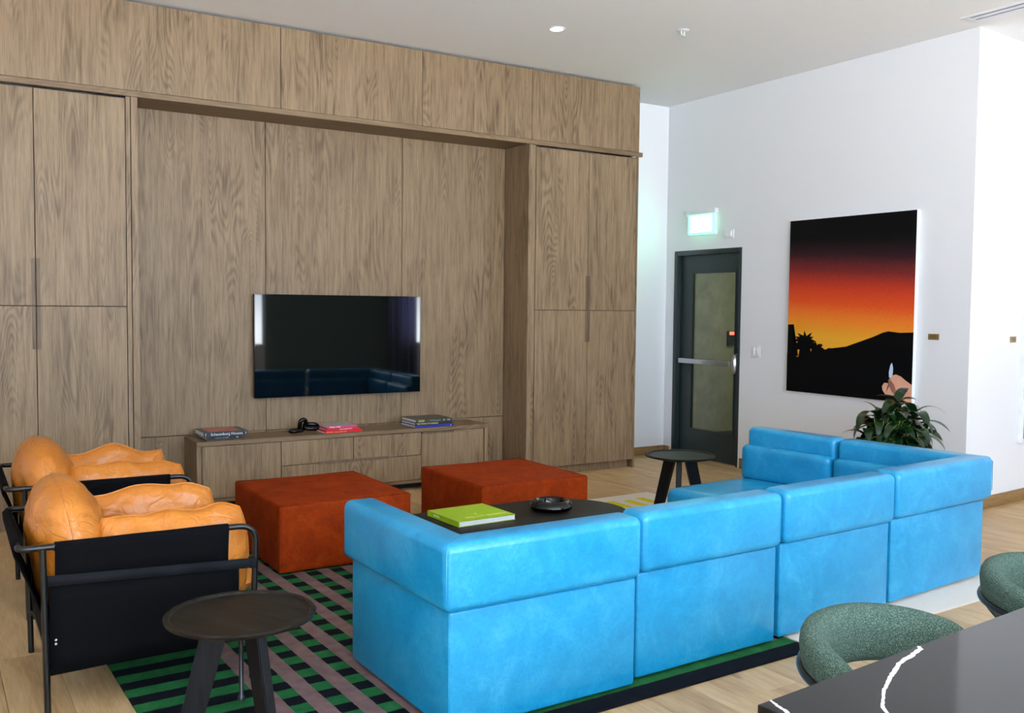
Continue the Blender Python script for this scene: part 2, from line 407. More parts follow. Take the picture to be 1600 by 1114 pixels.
# corridor beyond the door
CX0, CX1, CY0, CY1 = XR+.14, 11.2, 5.3, 8.9
co = tag(empty('wall_corridor'), kind='structure')
box('corridor_floor', (CX0, CY0, -.05), (CX1, CY1, 0), CORRF, co)
box('corridor_ceiling', (CX0, CY0, 2.8), (CX1, CY1, 2.88), CORR, co)
box('corridor_wall', (CX0, CY1, 0), (CX1, CY1+.1, 2.8), CORR, co)
box('corridor_wall', (CX0, CY0-.1, 0), (CX1, CY0, 2.8), CORR, co)
box('corridor_wall', (CX1, CY0, 0), (CX1+.1, CY1, 2.8), CORR, co)
box('corridor_wall', (CX0, YB+.12, 0), (CX0+.04, CY1, 2.8), CORR, co)
cl = bpy.data.lights.new('corridor_fill', 'AREA'); cl.shape = 'DISK'; cl.size = .5; cl.energy = 46; cl.color = (1, .95, .8)  # unseen light added to brighten the corridor behind the door glass
o = bpy.data.objects.new('corridor_fill', cl); COL.objects.link(o); o.location = (8.9, 7.0, 2.78)

# ================================================================== BUILT-IN WOOD WALL
G = .005
pn = tag(empty('wall_wood'), kind='structure')
XC1 = 5.975
for a, b in ((-2.6, 0.0), (0.0, 2.402), (2.402, 3.622), (3.622, 4.725), (4.725, XC1)):
    box('fascia_panel', (a+G/2, YF, 3.092), (b-G/2, YF+.02, 3.715), WOOD, pn, .001, 1)
box('fascia_backing', (-2.6, YF+.021, 3.06), (XC1, YF+.04, 3.70), DARKGAP, pn)
box('fascia_return', (XC1-.02, YF+.041, 3.06), (XC1, YB, 3.70), WOOD, pn)
box('shelf_trim', (-2.6, YF-.012, 3.047), (XC1+.035, YF+.02, 3.088), WOODX, pn, .002, 1)
box('niche_soffit', (1.348, YF+.0205, 3.05), (4.69, YN, 3.058), WOODX, pn)
for a, b in ((1.352, 2.402), (2.402, 3.625), (3.625, 4.688)):
    box('back_panel', (a+G/2, YN, .541), (b-G/2, YN+.02, 3.05), WOOD, pn, .001, 1)
for a, b in ((1.352, 2.402), (2.402, 3.625), (3.625, 4.688)):
    box('back_panel', (a+G/2, YN, .002), (b-G/2, YN+.02, .536), WOOD, pn, .001, 1)
box('niche_backing', (1.34, YN+.021, 0), (4.70, YN+.04, 3.06), DARKGAP, pn)
# posts of the portal
for x0, x1, dy in ((1.272, 1.297, .0), (1.303, 1.347, -.006), (4.692, 4.716, .0), (4.722, 4.765, -.006)):
    pass
box('portal_post', (1.268, YF+.004, 0), (1.298, YF+.03, 3.046), WOOD, pn)
box('portal_post', (1.302, YF-.006, 0), (1.347, YN+.02, 3.046), WOOD, pn, .001, 1)
box('portal_post', (4.693, YF-.006, 0), (4.735, YN+.02, 3.046), WOOD, pn, .001, 1)
box('portal_post', (4.739, YF+.002, 0), (4.772, YF+.03, 3.046), WOOD, pn)

def tall_cabinet(x0, xm, x1, label, endpanel):
    c = empty('tall_cabinet', (x0, YF, 0), label=label, cat='cabinet', group='tall fitted cabinets flanking the niche')
    W = x1-x0; M = xm-x0
    box('carcass', (.0, .022, .08), (W, YB-YF-.002, 3.04), DARKGAP, c)
    box('plinth', (.0, .055, 0), (W-(.02 if endpanel else 0), .075, .079), WOOD, c)
    if endpanel: box('side_panel', (W+.002, .0, 0), (W+.022, YB-YF-.002, 3.044), WOOD, c, .001, 1)
    for a, b, hs in ((0, M, 1), (M, W, -1)):
        for z0, z1 in ((.084, 1.546), (1.551, 3.03)):
            d = box('door', (a+G/2, 0, z0), (b-G/2, .02, z1), WOOD, c, .001, 1)
            ha, hb = max(1.25, z0+.002), min(1.875, z1-.002)
            if hs > 0: box('handle', (M-.026, -.004, ha), (M-.005, -.0002, hb), WOODD, d, .001, 1)
            else: box('handle', (M+.005, -.004, ha), (M+.026, -.0002, hb), WOODD, d, .001, 1)
    return c
tall_cabinet(.085, .676, 1.265, 'tall walnut fitted cabinet left of the television niche, behind the armchairs', False)
tall_cabinet(-1.12, -.53, .081, 'tall walnut fitted cabinet furthest from the white wall, outside the left edge of view', False)
tall_cabinet(4.776, 5.375, 5.95, 'tall walnut fitted cabinet at the right end, next to the white wall and door', True)
# ---- console
cn = empty('media_console', (1.745, YF, 0), label='long low walnut console with drawers standing under the television', cat='console')
CW = 2.545; CT, CB = .53, .06; dp = YN-YF-.003
box('top_panel', (0, 0, CT-.035), (CW, dp, CT), WOODX, cn, .002, 1); box('bottom_panel', (.036, 0, CB), (CW-.036, dp, CB+.025), WOODX, cn, .001, 1)
box('side_panel', (0, 0, CB), (.035, dp, CT-.0355), WOOD, cn, .001, 1); box('side_panel', (CW-.035, 0, CB), (CW, dp, CT-.0355), WOOD, cn, .001, 1)
box('carcass', (.037, .03, CB+.026), (CW-.037, dp, CT-.037), DARKGAP, cn)
box('plinth', (.12, .12, 0), (CW-.12, dp, CB-.001), BLACKM, cn)
fz0, fz1 = CB+.029, CT-.039
X0 = 1.745
def front(name, a, b, z0, z1): return box(name, (a-X0+G/2, .008, z0), (b-X0-G/2, .028, z1), WOOD, cn, .001, 1)
front('door', 1.784, 2.399, fz0, fz1)
d = front('door', 3.632, 4.252, fz0, fz1-.014); box('handle', (3.64-X0, .006, fz1-.012), (3.944-X0, .026, fz1), WOODD, d)
front('door_rail', 3.946, 4.252, fz1-.0135, fz1)
mid = .298
front('drawer', 2.399, 3.009, mid+.002, fz1); front('drawer', 3.009, 3.632, mid+.002, fz1)
d = front('drawer', 2.399, 3.632, fz0, mid-.003)
box('handle', (2.70-X0, .0035, mid-.012), (3.325-X0, .0078, mid+.012), WOODD, d, .001, 1)

# ================================================================== TELEVISION
tv = empty('television', (3.03, 7.60, 1.235), label='large flat black television mounted on the walnut niche wall', cat='television')
tw, th = 1.488/2, .845/2
box('case', (-tw, 0, -th), (tw, .035, th), BLACKM, tv, .003)
box('screen', (-tw+.007, -.003, -th+.01), (tw-.007, -.0002, th-.007), TVG, tv)
for a, b in (((-tw, -.004, -th), (-tw+.0065, -.0002, th)), ((tw-.0065, -.004, -th), (tw, -.0002, th)), ((-tw+.0066, -.004, th-.0065), (tw-.0066, -.0002, th)), ((-tw+.0066, -.004, -th), (tw-.0066, -.0002, -th+.0095))):
    box('bezel', a, b, BLACKG, tv)
box('wall_mount', (-.3, .0355, -.2), (.3, .0675, .2), BLACKM, tv)

# ================================================================== WALL THINGS
# exit sign
ex = empty('exit_sign', (XR, 7.31, 2.46), label='lit green exit sign in a white housing above the dark door', cat='exit sign')
box('housing', (-.05, -.215, .085), (0, .215, .135), PLASTIC, ex, .004); box('back_plate', (-.012, -.205, -.125), (0, .205, .084), PLASTIC, ex, .003)
EXG = emis('exit_green', (.16, 1.0, .52, 1), 2.6); EXW = emis('exit_white', (.8, 1, .92, 1), 7.0)
box('lit_panel', (-.04, -.195, -.115), (-.0125, .185, .083), EXG, ex, .003)
box('lit_face', (-.0425, -.165, -.095), (-.0402, .150, .068), EXW, ex, .001, 1)
text('lettering', 'EXIT', .15, EXG, ex, (-.0428, 0, -.014), (PI/2, 0, -PI/2), .0003, 'CENTER', .9)
el = bpy.data.lights.new('exit_sign_glow', 'AREA'); el.shape = 'RECTANGLE'; el.size = .36; el.size_y = .2; el.energy = 3.5; el.color = (.15, 1, .5)
o = bpy.data.objects.new('exit_sign_glow', el); COL.objects.link(o); o.location = (XR-.05, 7.31, 2.445); o.rotation_euler = (0, -PI/2, 0)
o.rotation_euler = Vector((-1, 0, -.25)).to_track_quat('-Z', 'Y').to_euler()
sb = empty('strobe_box', (XR, 6.93, 2.322), label='small white wall box beside the lit exit sign', cat='wall box')
box('back_plate', (-.01, -.062, -.042), (0, .062, .042), PLASTIC, sb, .002); box('lens', (-.03, -.045, -.028), (-.0105, .045, .028), PLASTIC, sb, .006)
sw = empty('light_switch', (XR, 6.545, 1.168), label='white double light switch on the wall between door and picture', cat='light switch')
box('face_plate', (-.006, -.06, -.06), (0, .06, .06), PLASTIC, sw, .003)
for s in (-1, 1): box('rocker', (-.011, s*.026-.017, -.034), (-.0062, s*.026+.017, .034), PLASTIC, sw, .002)
rd = empty('card_reader', (8.865, CY1, 1.20), label='black card reader with a red light seen through the door glass', cat='card reader')
box('body', (-.06, -.04, -.095), (.06, 0, .095), BLACKM, rd, .012, 3); box('status_light', (-.045, -.046, .045), (.045, -.0402, .085), emis('red_led', (1, .08, .05, 1), 5), rd, .003)
def plac(loc, rot, label):
    p = empty('name_plaque', loc, label=label, cat='plaque', group='small brass plaques beside the pictures'); p.rotation_euler = rot
    box('plate', (-.048, -.006, -.024), (.048, 0, .024), BRASS, p, .001, 1)
    for zz, ww in ((.009, .03), (0, .036), (-.009, .022)): box('engraved_line', (-ww, -.0068, zz-.0012), (ww, -.0061, zz+.0012), BLACKM, p)
plac((XR, 4.645, 1.368), (0, 0, -PI/2), 'brass plaque right of the sunset picture')
plac((XR+.69*math.cos(rt), YR+.69*math.sin(rt), 1.349), (0, 0, rt), 'brass plaque left of the pink picture at the right edge')
# second picture (only its left edge is in view)
p2 = empty('framed_picture', (XR+.82*math.cos(rt)-.0, YR+.82*math.sin(rt), 1.02), rt, label='white-framed pink picture cut off by the right edge of view', cat='picture')
box('frame', (0, -.04, -.53), (.03, 0, .53), SWHITE, p2, .002, 1); box('frame', (.87, -.04, -.53), (.90, 0, .53), SWHITE, p2, .002, 1)
box('frame', (.0302, -.04, .50), (.8698, 0, .53), SWHITE, p2); box('frame', (.0302, -.04, -.53), (.8698, 0, -.50), SWHITE, p2)
def pinkmat():
    m = N('pink_print'); f = m.noise(m.coord('Object'), 2.2, 2); m.base(m.ramp(f, (.35, srgb(150, 40, 50)), (.5, srgb(225, 120, 125)), (.62, srgb(240, 225, 215)))); m.set(Roughness=.6); return m.m
box('print', (.0302, -.02, -.4998), (.8698, -.006, .4998), pinkmat(), p2)
# sunset picture
PY0, PY1, PZ0, PZ1 = 4.80, 6.118, .822, 2.392
pc = empty('sunset_picture', (XR, (PY0+PY1)/2, (PZ0+PZ1)/2), -PI/2, label='tall sunset picture with dark hill, palms and a hand holding a flame', cat='picture')
pw, ph = (PY1-PY0)/2, (PZ1-PZ0)/2       # local x: left (far) to right (near); local -y faces the room
box('stretcher', (-pw, -.038, -ph), (pw, 0, ph), SWHITE, pc, .001, 1)
def sunset():
    m = N('sunset_print'); tcn = m.n('ShaderNodeTexCoord'); s_ = m.n('ShaderNodeSeparateXYZ'); m.l(tcn.outputs['Object'], s_.inputs[0])
    v = m.math('MULTIPLY_ADD', s_.outputs['Z'], -1/(2*ph)); v.node.inputs[2].default_value = .5
    v = m.math('ADD', v, m.math('MULTIPLY', s_.outputs['X'], -.035)); v = m.math('ADD', v, m.math('MULTIPLY', m.math('ADD', m.noise(tcn.outputs['Object'], 60, 3), -.5), .05))
    c = m.ramp(v, (.0, srgb(8, 8, 10)), (.13, srgb(12, 10, 12)), (.22, srgb(48, 26, 32)), (.31, srgb(120, 42, 40)), (.40, srgb(196, 60, 36)), (.49, srgb(222, 84, 36)), (.58, srgb(234, 130, 42)), (.68, srgb(232, 166, 48)))
    m.base(c); m.set(Roughness=.6, Specular_IOR_Level=.12); return m.m
box('print', (-pw+.003, -.0392, -ph+.003), (pw-.003, -.0382, ph-.003), sunset(), pc)
def flat(name, pts, m, parent, y=-.0396, t=.0004):
    bm = bmesh.new()
    f = [bm.verts.new((-pw+u*2*pw, y, ph-v*2*ph)) for u, v in pts]; bm.faces.new(f)
    bmesh.ops.triangulate(bm, faces=bm.faces)
    r = bmesh.ops.extrude_face_region(bm, geom=bm.faces[:]); bmesh.ops.translate(bm, vec=(0, t*.9, 0), verts=[v for v in r['geom'] if isinstance(v, bmesh.types.BMVert)])
    return fin(bm, name, m, parent)
random.seed(5)
hill = [(.001, .9995), (.001, .775), (.05, .79), (.1, .795), (.18, .785), (.26, .77), (.33, .755), (.36, .735), (.37, .75), (.39, .735), (.41, .745), (.5, .722), (.6, .695), (.7, .665), (.78, .638), (.82, .630), (.9, .636), (.999, .632), (.999, .9995)]
flat('hill_silhouette', hill, ARTBLACK, pc)
flat('tower_silhouette', [(.003, .80), (.003, .608), (.055, .606), (.057, .72), (.10, .79)], ARTBLACK, pc, -.0398)
def palm(cx, cy, n, L, a0, a1, y, base):
    bm = bmesh.new(); polys = [base]
    for i in range(n):
        a = a0+(a1-a0)*i/(n-1)+random.uniform(-.1, .1); l = L*random.uniform(.7, 1.08); ca, sa = math.cos(a), math.sin(a)
        P0 = [(cx+ca*l*t, cy-sa*l*t*.85+.03*t*t) for t in (.1, .5, 1)]
        w = .012
        polys.append([(P0[0][0]-sa*w, P0[0][1]-ca*w), (P0[1][0]-sa*w, P0[1][1]-ca*w), P0[2], (P0[1][0]+sa*w, P0[1][1]+ca*w), (P0[0][0]+sa*w, P0[0][1]+ca*w)])
    for k, pg in enumerate(polys): bm.faces.new([bm.verts.new((-pw+u*2*pw, y-.00002*k, ph-v*2*ph)) for u, v in pg])
    bmesh.ops.triangulate(bm, faces=bm.faces); return fin(bm, 'palm_silhouette', ARTBLACK, pc)
palm(.16, .71, 24, .115, -.3, PI+.2, -.0398, [(.10, .80), (.125, .69), (.15, .672), (.185, .685), (.22, .79)])
palm(.13, .74, 14, .085, .4, 3.0, -.0404, [(.10, .80), (.12, .74), (.16, .74), (.18, .79)])
palm(.255, .745, 16, .085, -.1, 2.6, -.0409, [(.20, .79), (.22, .74), (.26, .735), (.30, .77)])
flat('hand_print', [(.999, .9995), (.999, .905), (.955, .885), (.92, .865), (.885, .856), (.858, .862), (.845, .872), (.835, .885), (.85, .90), (.838, .905), (.80, .905), (.785, .925), (.79, .945), (.81, .965), (.845, .972), (.875, .975), (.895, .96), (.92, .985)], SKIN, pc, -.0400)
flat('hand_shade', [(.828, .885), (.85, .892), (.872, .91), (.888, .94), (.885, .965), (.86, .95), (.842, .93), (.835, .91)], SKIN2, pc, -.0405)
flat('flame_print', [(.835, .875), (.833, .845), (.842, .81), (.853, .795), (.862, .82), (.862, .85), (.852, .876)], FLAME, pc, -.0404)
# ceiling fittings
dl = empty('downlight', (4.237, 6.182, CZ), label='round recessed ceiling downlight, switched on', cat='downlight')
lathe('trim_ring', [(.05, -.001), (.052, -.006), (.068, -.004), (.07, 0), (.05, 0)], PLASTIC, dl)
lathe('lens', [(0, -.004), (.05, -.004), (.05, -.001), (0, -.001)], emis('downlight_lens', (1, .97, .93, 1), 9), dl)
l = bpy.data.lights.new('downlight_beam', 'SPOT'); l.energy = 35; l.spot_size = 1.6; l.spot_blend = .8; l.shadow_soft_size = .05; l.color = (1, .93, .85)
o = bpy.data.objects.new('downlight_beam', l); COL.objects.link(o); o.location = (4.237, 6.182, CZ-.02)
sp_ = empty('sprinkler_head', (5.069, 5.664, CZ), label='small white fire sprinkler head on the ceiling', cat='sprinkler')
lathe('escutcheon', [(0, -.004), (.02, -.01), (.045, -.004), (.05, 0)], PLASTIC, sp_, 28)
tube('frame_arm', [(.014, 0, -.006), (.016, 0, -.025), (.004, 0, -.042)], .004, PLASTIC, sp_, 8); tube('frame_arm', [(-.014, 0, -.006), (-.016, 0, -.025), (-.004, 0, -.042)], .004, PLASTIC, sp_, 8)
lathe('deflector', [(0, -.041), (.022, -.043), (.022, -.047), (0, -.05)], CHROME, sp_, 20)
vt = empty('linear_vent', (6.64, 3.3, CZ), label='long white slot vent in the ceiling near the wall corner', cat='vent')
box('vent_frame', (-.09, -1.0, -.006), (-.055, 1.0, 0), PLASTIC, vt); box('vent_frame', (.055, -1.0, -.006), (.09, 1.0, 0), PLASTIC, vt)
box('vent_frame', (-.0545, .96, -.006), (.0545, 1.0, 0), PLASTIC, vt); box('vent_frame', (-.0545, -1.0, -.006), (.0545, -.96, 0), PLASTIC, vt)
box('slot_backing', (-.0545, -.9595, -.001), (.0545, .9595, 0), plain('vent_slot_dark', srgb(110, 114, 130), .8), vt)
box('slat', (-.022, -.9595, -.006), (.022, .9595, -.0012), PLASTIC, vt)

# ================================================================== RUGS
def rug1mat():
    m = N('striped_rug'); tcn = m.n('ShaderNodeTexCoord'); s_ = m.n('ShaderNodeSeparateXYZ'); wob = m.noise(tcn.outputs['Object'], 30, 2)
    m.l(tcn.outputs['Object'], s_.inputs[0])
    wv = m.math('MULTIPLY', m.math('ADD', wob, -.5), .008)
    X = m.math('ADD', s_.outputs['X'], wv); Y = m.math('ADD', s_.outputs['Y'], wv)
    def less(a, b): return m.math('LESS_THAN', a, b)
    fy = m.math('MODULO', m.math('ADD', Y, -.012+.165*100), .165); blk = less(fy, .080)
    blk = m.math('MAXIMUM', blk, less(Y, .10))
    px = m.math('MODULO', m.math('ADD', X, 10*.148-.434), .148); pink = less(px, .073)
    pink = m.math('MULTIPLY', pink, m.math('GREATER_THAN', X, .42)); pink = m.math('MULTIPLY', pink, m.math('GREATER_THAN', Y, .17))
    n = m.noise(tcn.outputs['Object'], 260, 3, .7); n2 = m.noise(tcn.outputs['Object'], 14, 3)
    nn = m.math('ADD', m.math('MULTIPLY', n, .6), m.math('MULTIPLY', n2, .4))
    gr = m.ramp(nn, (.3, srgb(18, 72, 38)), (.7, srgb(48, 124, 70))); bl = m.ramp(nn, (.3, srgb(6, 8, 13)), (.7, srgb(22, 26, 34))); pk = m.ramp(nn, (.3, srgb(98, 76, 76)), (.7, srgb(146, 120, 118)))
    m.base(m.mix(pink, m.mix(blk, gr, bl), pk)); m.bump(n, 1, .006); m.set(Roughness=.95, Specular_IOR_Level=.1); return m.m
def rug2mat():
    m = N('cream_rug'); tcn = m.n('ShaderNodeTexCoord'); s_ = m.n('ShaderNodeSeparateXYZ'); m.l(tcn.outputs['Object'], s_.inputs[0])
    X, Y = s_.outputs['X'], s_.outputs['Y']
    less = lambda a, b: m.math('LESS_THAN', a, b)
    col = m.math('MULTIPLY', m.math('FLOOR', m.math('DIVIDE', m.math('ADD', X, .93), .155)), .5)
    off = m.math('MULTIPLY', m.math('FRACT', col), .06)
    fx = m.math('MODULO', m.math('ADD', X, .93), .155); fy = m.math('MODULO', m.math('ADD', m.math('ADD', Y, .25), off), .34)
    y_ = m.math('MULTIPLY', less(fx, .082), less(fy, .25))
    for a, b, o in ((Y, 3.06, '<'), (Y, .40, '>'), (X, .15, '>'), (X, 1.68, '<')):
        y_ = m.math('MULTIPLY', y_, m.math('LESS_THAN' if o == '<' else 'GREATER_THAN', a, b))
    n = m.noise(tcn.outputs['Object'], 260, 3, .7)
    cr_ = m.ramp(n, (.3, srgb(218, 208, 196)), (.7, srgb(240, 233, 222))); ye = m.ramp(n, (.3, srgb(206, 184, 20)), (.7, srgb(232, 214, 60)))
    m.base(m.mix(y_, cr_, ye)); m.bump(n, 1, .005); m.set(Roughness=.95, Specular_IOR_Level=.1); return m.m
r1 = box('striped_rug', (0, 0, 0), (2.78, 3.25, .011), rug1mat(), bev=.004, loc=(.70, 2.83, .0005), rot=(0, 0, math.radians(1.6)))
tag(r1, 'green and black striped rug crossed by mauve bands, under the ottomans and blue sofa', 'rug')
r2_ = box('cream_rug', (0, 0, 0), (1.83, 3.22, .011), rug2mat(), bev=.004, loc=(3.492, 2.915, .0005), rot=(0, 0, math.radians(1.6)))
tag(r2_, 'cream rug with short yellow bars, under the right half of the sofa', 'rug')

# ================================================================== BLUE SECTIONAL SOFA (separate upholstered sections)
ZR = .0125; ZC, ZT, OH = .475, .728, .035
def seamtube(name, pts, m, parent, r=.0022): return tube(name, pts, r, m, parent, 6)
def puff(name, a, b, m, parent, r, crown=.012, n=10, noi=.004, seed=0):
    """soft upholstered block: rounded box whose faces crown slightly"""
    bm = bmesh.new(); bmesh.ops.create_cube(bm, size=2); bmesh.ops.subdivide_edges(bm, edges=bm.edges[:], cuts=n, use_grid_fill=True)
    h = [(b[i]-a[i])/2 for i in range(3)]; c = [(a[i]+b[i])/2 for i in range(3)]
    for v in bm.verts:
        q = [max(-1, min(1, t)) for t in v.co]
        # nonlinear spread towards edges for smooth rounding
        s = [math.copysign(1-(1-abs(t))**1.6, t) for t in q]
        p = [s[i]*h[i] for i in range(3)]
        core = [max(-(h[i]-r), min(h[i]-r, p[i])) for i in range(3)]
        d = Vector([p[i]-core[i] for i in range(3)])
        if d.length > 1e-9: d = d.normalized()*r
        p = Vector(core)+d
        for i in range(3):
            j, k = (i+1) % 3, (i+2) % 3
            if abs(abs(q[i])-1) < 1e-6: p[i] += math.copysign(crown*(1-q[j]**2)*(1-q[k]**2), q[i])
        p += Vector(c); g = noise.noise((p+Vector((seed, 0, 0)))*6)*noi
        v.co = p+d*0+Vector((0, 0, 0)) if noi == 0 else p+(v.co.normalized()*g)
    return fin(bm, name, m, parent, smooth=True)
def Lpts(W, T, t, A, o, side):
    # footprint of back strip plus (optional) side strip; side -1 left, +1 right, 0 none
    if side == 0: return [(0, -o), (W, -o), (W, t), (0, t)]
    if side < 0: return [(-o, -o), (W, -o), (W, t), (t, t), (t, A), (-o, A)]
    return [(0, -o), (W+o, -o), (W+o, A), (W-t, A), (W-t, t), (0, t)]
def section(loc, deg, W, D, side, label, A=None):
    s = empty('sofa_section', (loc[0], loc[1], ZR), math.radians(deg), label=label, cat='sofa section', group='blue leather sectional sofa')
    A = A or D; t = .12; g = .007
    # lower upholstered shell
    def shellp(nm, x0, y0, x1, y1, b=.014):
        return box(nm, (x0+.004, y0, .012), (x1-.004, y1, ZC-ZR), BLUE, s, b, 3)
    if side == 0: sh = shellp('back_shell', g, 0, W-g, t)
    elif side < 0:
        pts = [(0, 0), (W-g-.004, 0), (W-g-.004, t), (t, t), (t, A-.025), (0, A-.025)]
        sh = prism('back_shell', pts, .012, ZC-ZR, BLUE, s, .016, 3)
    else:
        pts = [(g+.004, 0), (W, 0), (W, A-.012), (W-t, A-.012), (W-t, t), (g+.004, t)]
        sh = prism('back_shell', pts, .012, ZC-ZR, BLUE, s, .016, 3)
    c = Lpts(W, 0, t+.0, A, OH, side)
    c = [(min(max(x, -OH if side < 0 else g), W+OH if side > 0 else W-g), y) for x, y in c]
    cap = prism('cap_cushion', c, ZC-ZR+.001, ZT-ZR, BLUE, s, .034, 6, angle=1.2)
    # seam lines on the cap
    zz = ZT-ZR
    if side < 0: seamtube('seam', [(-OH+.006, -OH+.006, zz-.2), (-OH+.007, -OH+.007, zz-.03), (-OH+.02, -OH+.02, zz-.006), (0, 0, zz-.0008), (t-.03, t-.03, zz-.0008)], BLUE, cap)
    if side > 0: seamtube('seam', [(W+OH-.006, -OH+.006, zz-.2), (W+OH-.007, -OH+.007, zz-.03), (W+OH-.02, -OH+.02, zz-.006), (W, 0, zz-.0008), (W-t+.03, t-.03, zz-.0008)], BLUE, cap)
    xa, xb = (t if side < 0 else g), (W-t if side > 0 else W-g)
    box('seat_base', (xa+.004, t+.004, .012), (xb-.004, D-.01, .20), BLUE, s, .015, 3)
    if side < 0: xa += .06
    if side > 0: xb -= .06
    puff('back_cushion', (xa, t-.03, .352), (xb, t+.062, .594), BLUE, s, .03, .006)
    puff('seat_cushion', (xa+.002, t+.01, .196), (xb-.002, D, .362), BLUE, s, .045, .012)
    if side:
        if side < 0: puff('back_cushion', (t-.03, t+.064, .352), (t+.058, A-.01, .594), BLUE, s, .03, .006)
        else: puff('back_cushion', (W-t-.058, t+.064, .352), (W-t+.03, A-.01, .594), BLUE, s, .03, .006)
    for fx in (.07, W-.07):
        for fy in (.06, D-.08): lathe('foot', [(0, 0), (.02, 0), (.022, .012), (0, .012)], BLACKM, s, 14, loc=(fx, fy, 0))
    return s
section((1.590, 2.957), .9, .886, .95, -1, 'blue leather corner sofa section with arm, nearest the round black side table', A=.90)
section((2.494, 3.013), 1.9, .878, .95, 0, 'blue leather straight sofa section beside the left arm corner section')
section((3.392, 3.056), 3.2, .886, .95, 0, 'blue leather straight sofa section between its twin and the far corner section')
section((4.313, 3.130), 4.6, .966, .915, 1, 'blue leather right corner sofa section, in front of the leafy plant', A=.915)
c4, s4 = math.cos(math.radians(4.6)), math.sin(math.radians(4.6))
ox, oy = 4.313+.966*c4-.93*s4, 3.130+.966*s4+.93*c4
section((ox, oy), 94.6, .735, .95, 0, 'blue leather end section of the sofa closest to the dark door')

# ================================================================== OTTOMANS
def ottoman(x0, y0, x1, y1, h, label):
    o = empty('ottoman', ((x0+x1)/2, (y0+y1)/2, ZR), label=label, cat='ottoman', group='rust red square ottomans')
    a, b = (x1-x0)/2, (y1-y0)/2
    puff('body', (-a, -b, .004), (a, b, h-ZR), RUST, o, .012, .003, 12, .001)
    e = .007
    pts = fillet([(-a+e, -b+e, h-ZR-e), (a-e, -b+e, h-ZR-e), (a-e, b-e, h-ZR-e), (-a+e, b-e, h-ZR-e)], .0, 1)
    tube('top_welt', [(-a+e, -b+e, h-ZR-.004), (a-e, -b+e, h-ZR-.004), (a-e, b-e, h-ZR-.004), (-a+e, b-e, h-ZR-.004)], .0055, RUST, o, 8, True)
    for sx in (-1, 1):
        for sy in (-1, 1): tube('corner_welt', [(sx*(a-.004), sy*(b-.004), .01), (sx*(a-.004), sy*(b-.004), h-ZR-.008)], .0048, RUST, o, 8)
    return o
ottoman(1.732, 5.285, 2.565, 6.20, .412, 'rust red square ottoman nearest the tan armchairs')
ottoman(3.055, 5.245, 3.90, 6.12, .412, 'rust red square ottoman closer to the right cabinet, behind the coffee table')

# ================================================================== COFFEE TABLE
ct = empty('coffee_table', (2.76, 4.43, ZR), label='black oak coffee table with rounded ends inside the sofa corner', cat='coffee table')
HT = .40-ZR
pts = []
for cx, a0 in ((.38, -PI/2), (-.38, PI/2)):
    for i in range(19): a = a0+PI*i/18; pts.append((cx+.368*math.cos(a), .368*math.sin(a)))
prism('tabletop', pts, HT-.032, HT, COFFEE, ct, .010, 3, angle=.5)
for sx in (-1, 1):
    box('leg_panel', (sx*.40-.02, -.22, 0), (sx*.40+.02, .22, HT-.0325), COFFEE, ct, .004)
box('stretcher', (-.379, -.015, .1), (.379, .015, .16), COFFEE, ct, .003)
# ash tray / glossy bowl
bw = lathe('donut_bowl', [(0, .012), (.05, .012), (.066, .022), (.070, .038), (.075, .052), (.09, .060), (.108, .056), (.124, .042), (.128, .026), (.12, .010), (.10, .0), (0, 0)], BLACKG, n=56, loc=(3.085, 4.50, .4005))
tag(bw, 'glossy black ring-shaped bowl on the coffee table', 'bowl')

# ================================================================== BOOKS
def book(loc, deg, wx, dy, h, cov, label, group=None, spine='front', title=None, tcol=None, tsize=None, pages=PAGES, t2=None, ctext=None, picture=None, tx=None):
    """wx along x, dy along y, lying flat; spine at -y (front) or -x (left)"""
    bk = empty('book', loc, math.radians(deg), label=label, cat='book', group=group)
    c = .003
    bm = bmesh.new(); addbox(bm, (-wx/2, -dy/2, 0), (wx/2, dy/2, c)); addbox(bm, (-wx/2, -dy/2, h-c), (wx/2, dy/2, h))
    if spine == 'front': addbox(bm, (-wx/2, -dy/2, c), (wx/2, -dy/2+.004, h-c))
    else: addbox(bm, (-wx/2, -dy/2, c), (-wx/2+.004, dy/2, h-c))
    fin(bm, 'cover', cov, bk)
    g = .004
    if spine == 'front': box('pages', (-wx/2+g, -dy/2+.0042, c+.0002), (wx/2-g, dy/2-g, h-c-.0002), pages, bk)
    else: box('pages', (-wx/2+.0042, -dy/2+g*.5, c+.0002), (wx/2-g, dy/2-g*.5, h-c-.0002), pages, bk)
    if title:
        if spine == 'front': text('spine_title', title, tsize or h*.75, tcol, bk, (tx if tx is not None else -wx*.33, -dy/2-.0002, h*.5), (PI/2, 0, 0))
        else: text('spine_title', title, tsize or h*.75, tcol, bk, (-wx/2-.0002, dy*.3, h*.5), (PI/2, 0, -PI/2))
    for tt in (t2 or []): text('spine_title', tt[0], tt[2], tt[3], bk, (tt[1], -dy/2-.0002, h*.5), (PI/2, 0, 0))
    for tt in (ctext or []): text('cover_title', tt[0], tt[3], tt[4], bk, (tt[1], tt[2], h+.0003), (0, 0, tt[5] if len(tt) > 5 else 0))
    if picture: box('cover_picture', (picture[0], picture[1], h), (picture[2], picture[3], h+.0006), picture[4], bk)
    return bk
def bmat(n, r, g, b, rough=.35): return plain(n, srgb(r, g, b), rough, 0, .05)
NAVY, CHAR = bmat('cover_charcoal', 34, 40, 50), bmat('cover_black', 24, 26, 30)
BW, BY_, BG_ = bmat('letter_white', 240, 242, 244, .6), bmat('letter_yellow', 236, 226, 140, .6), bmat('letter_grey', 150, 158, 166, .6)
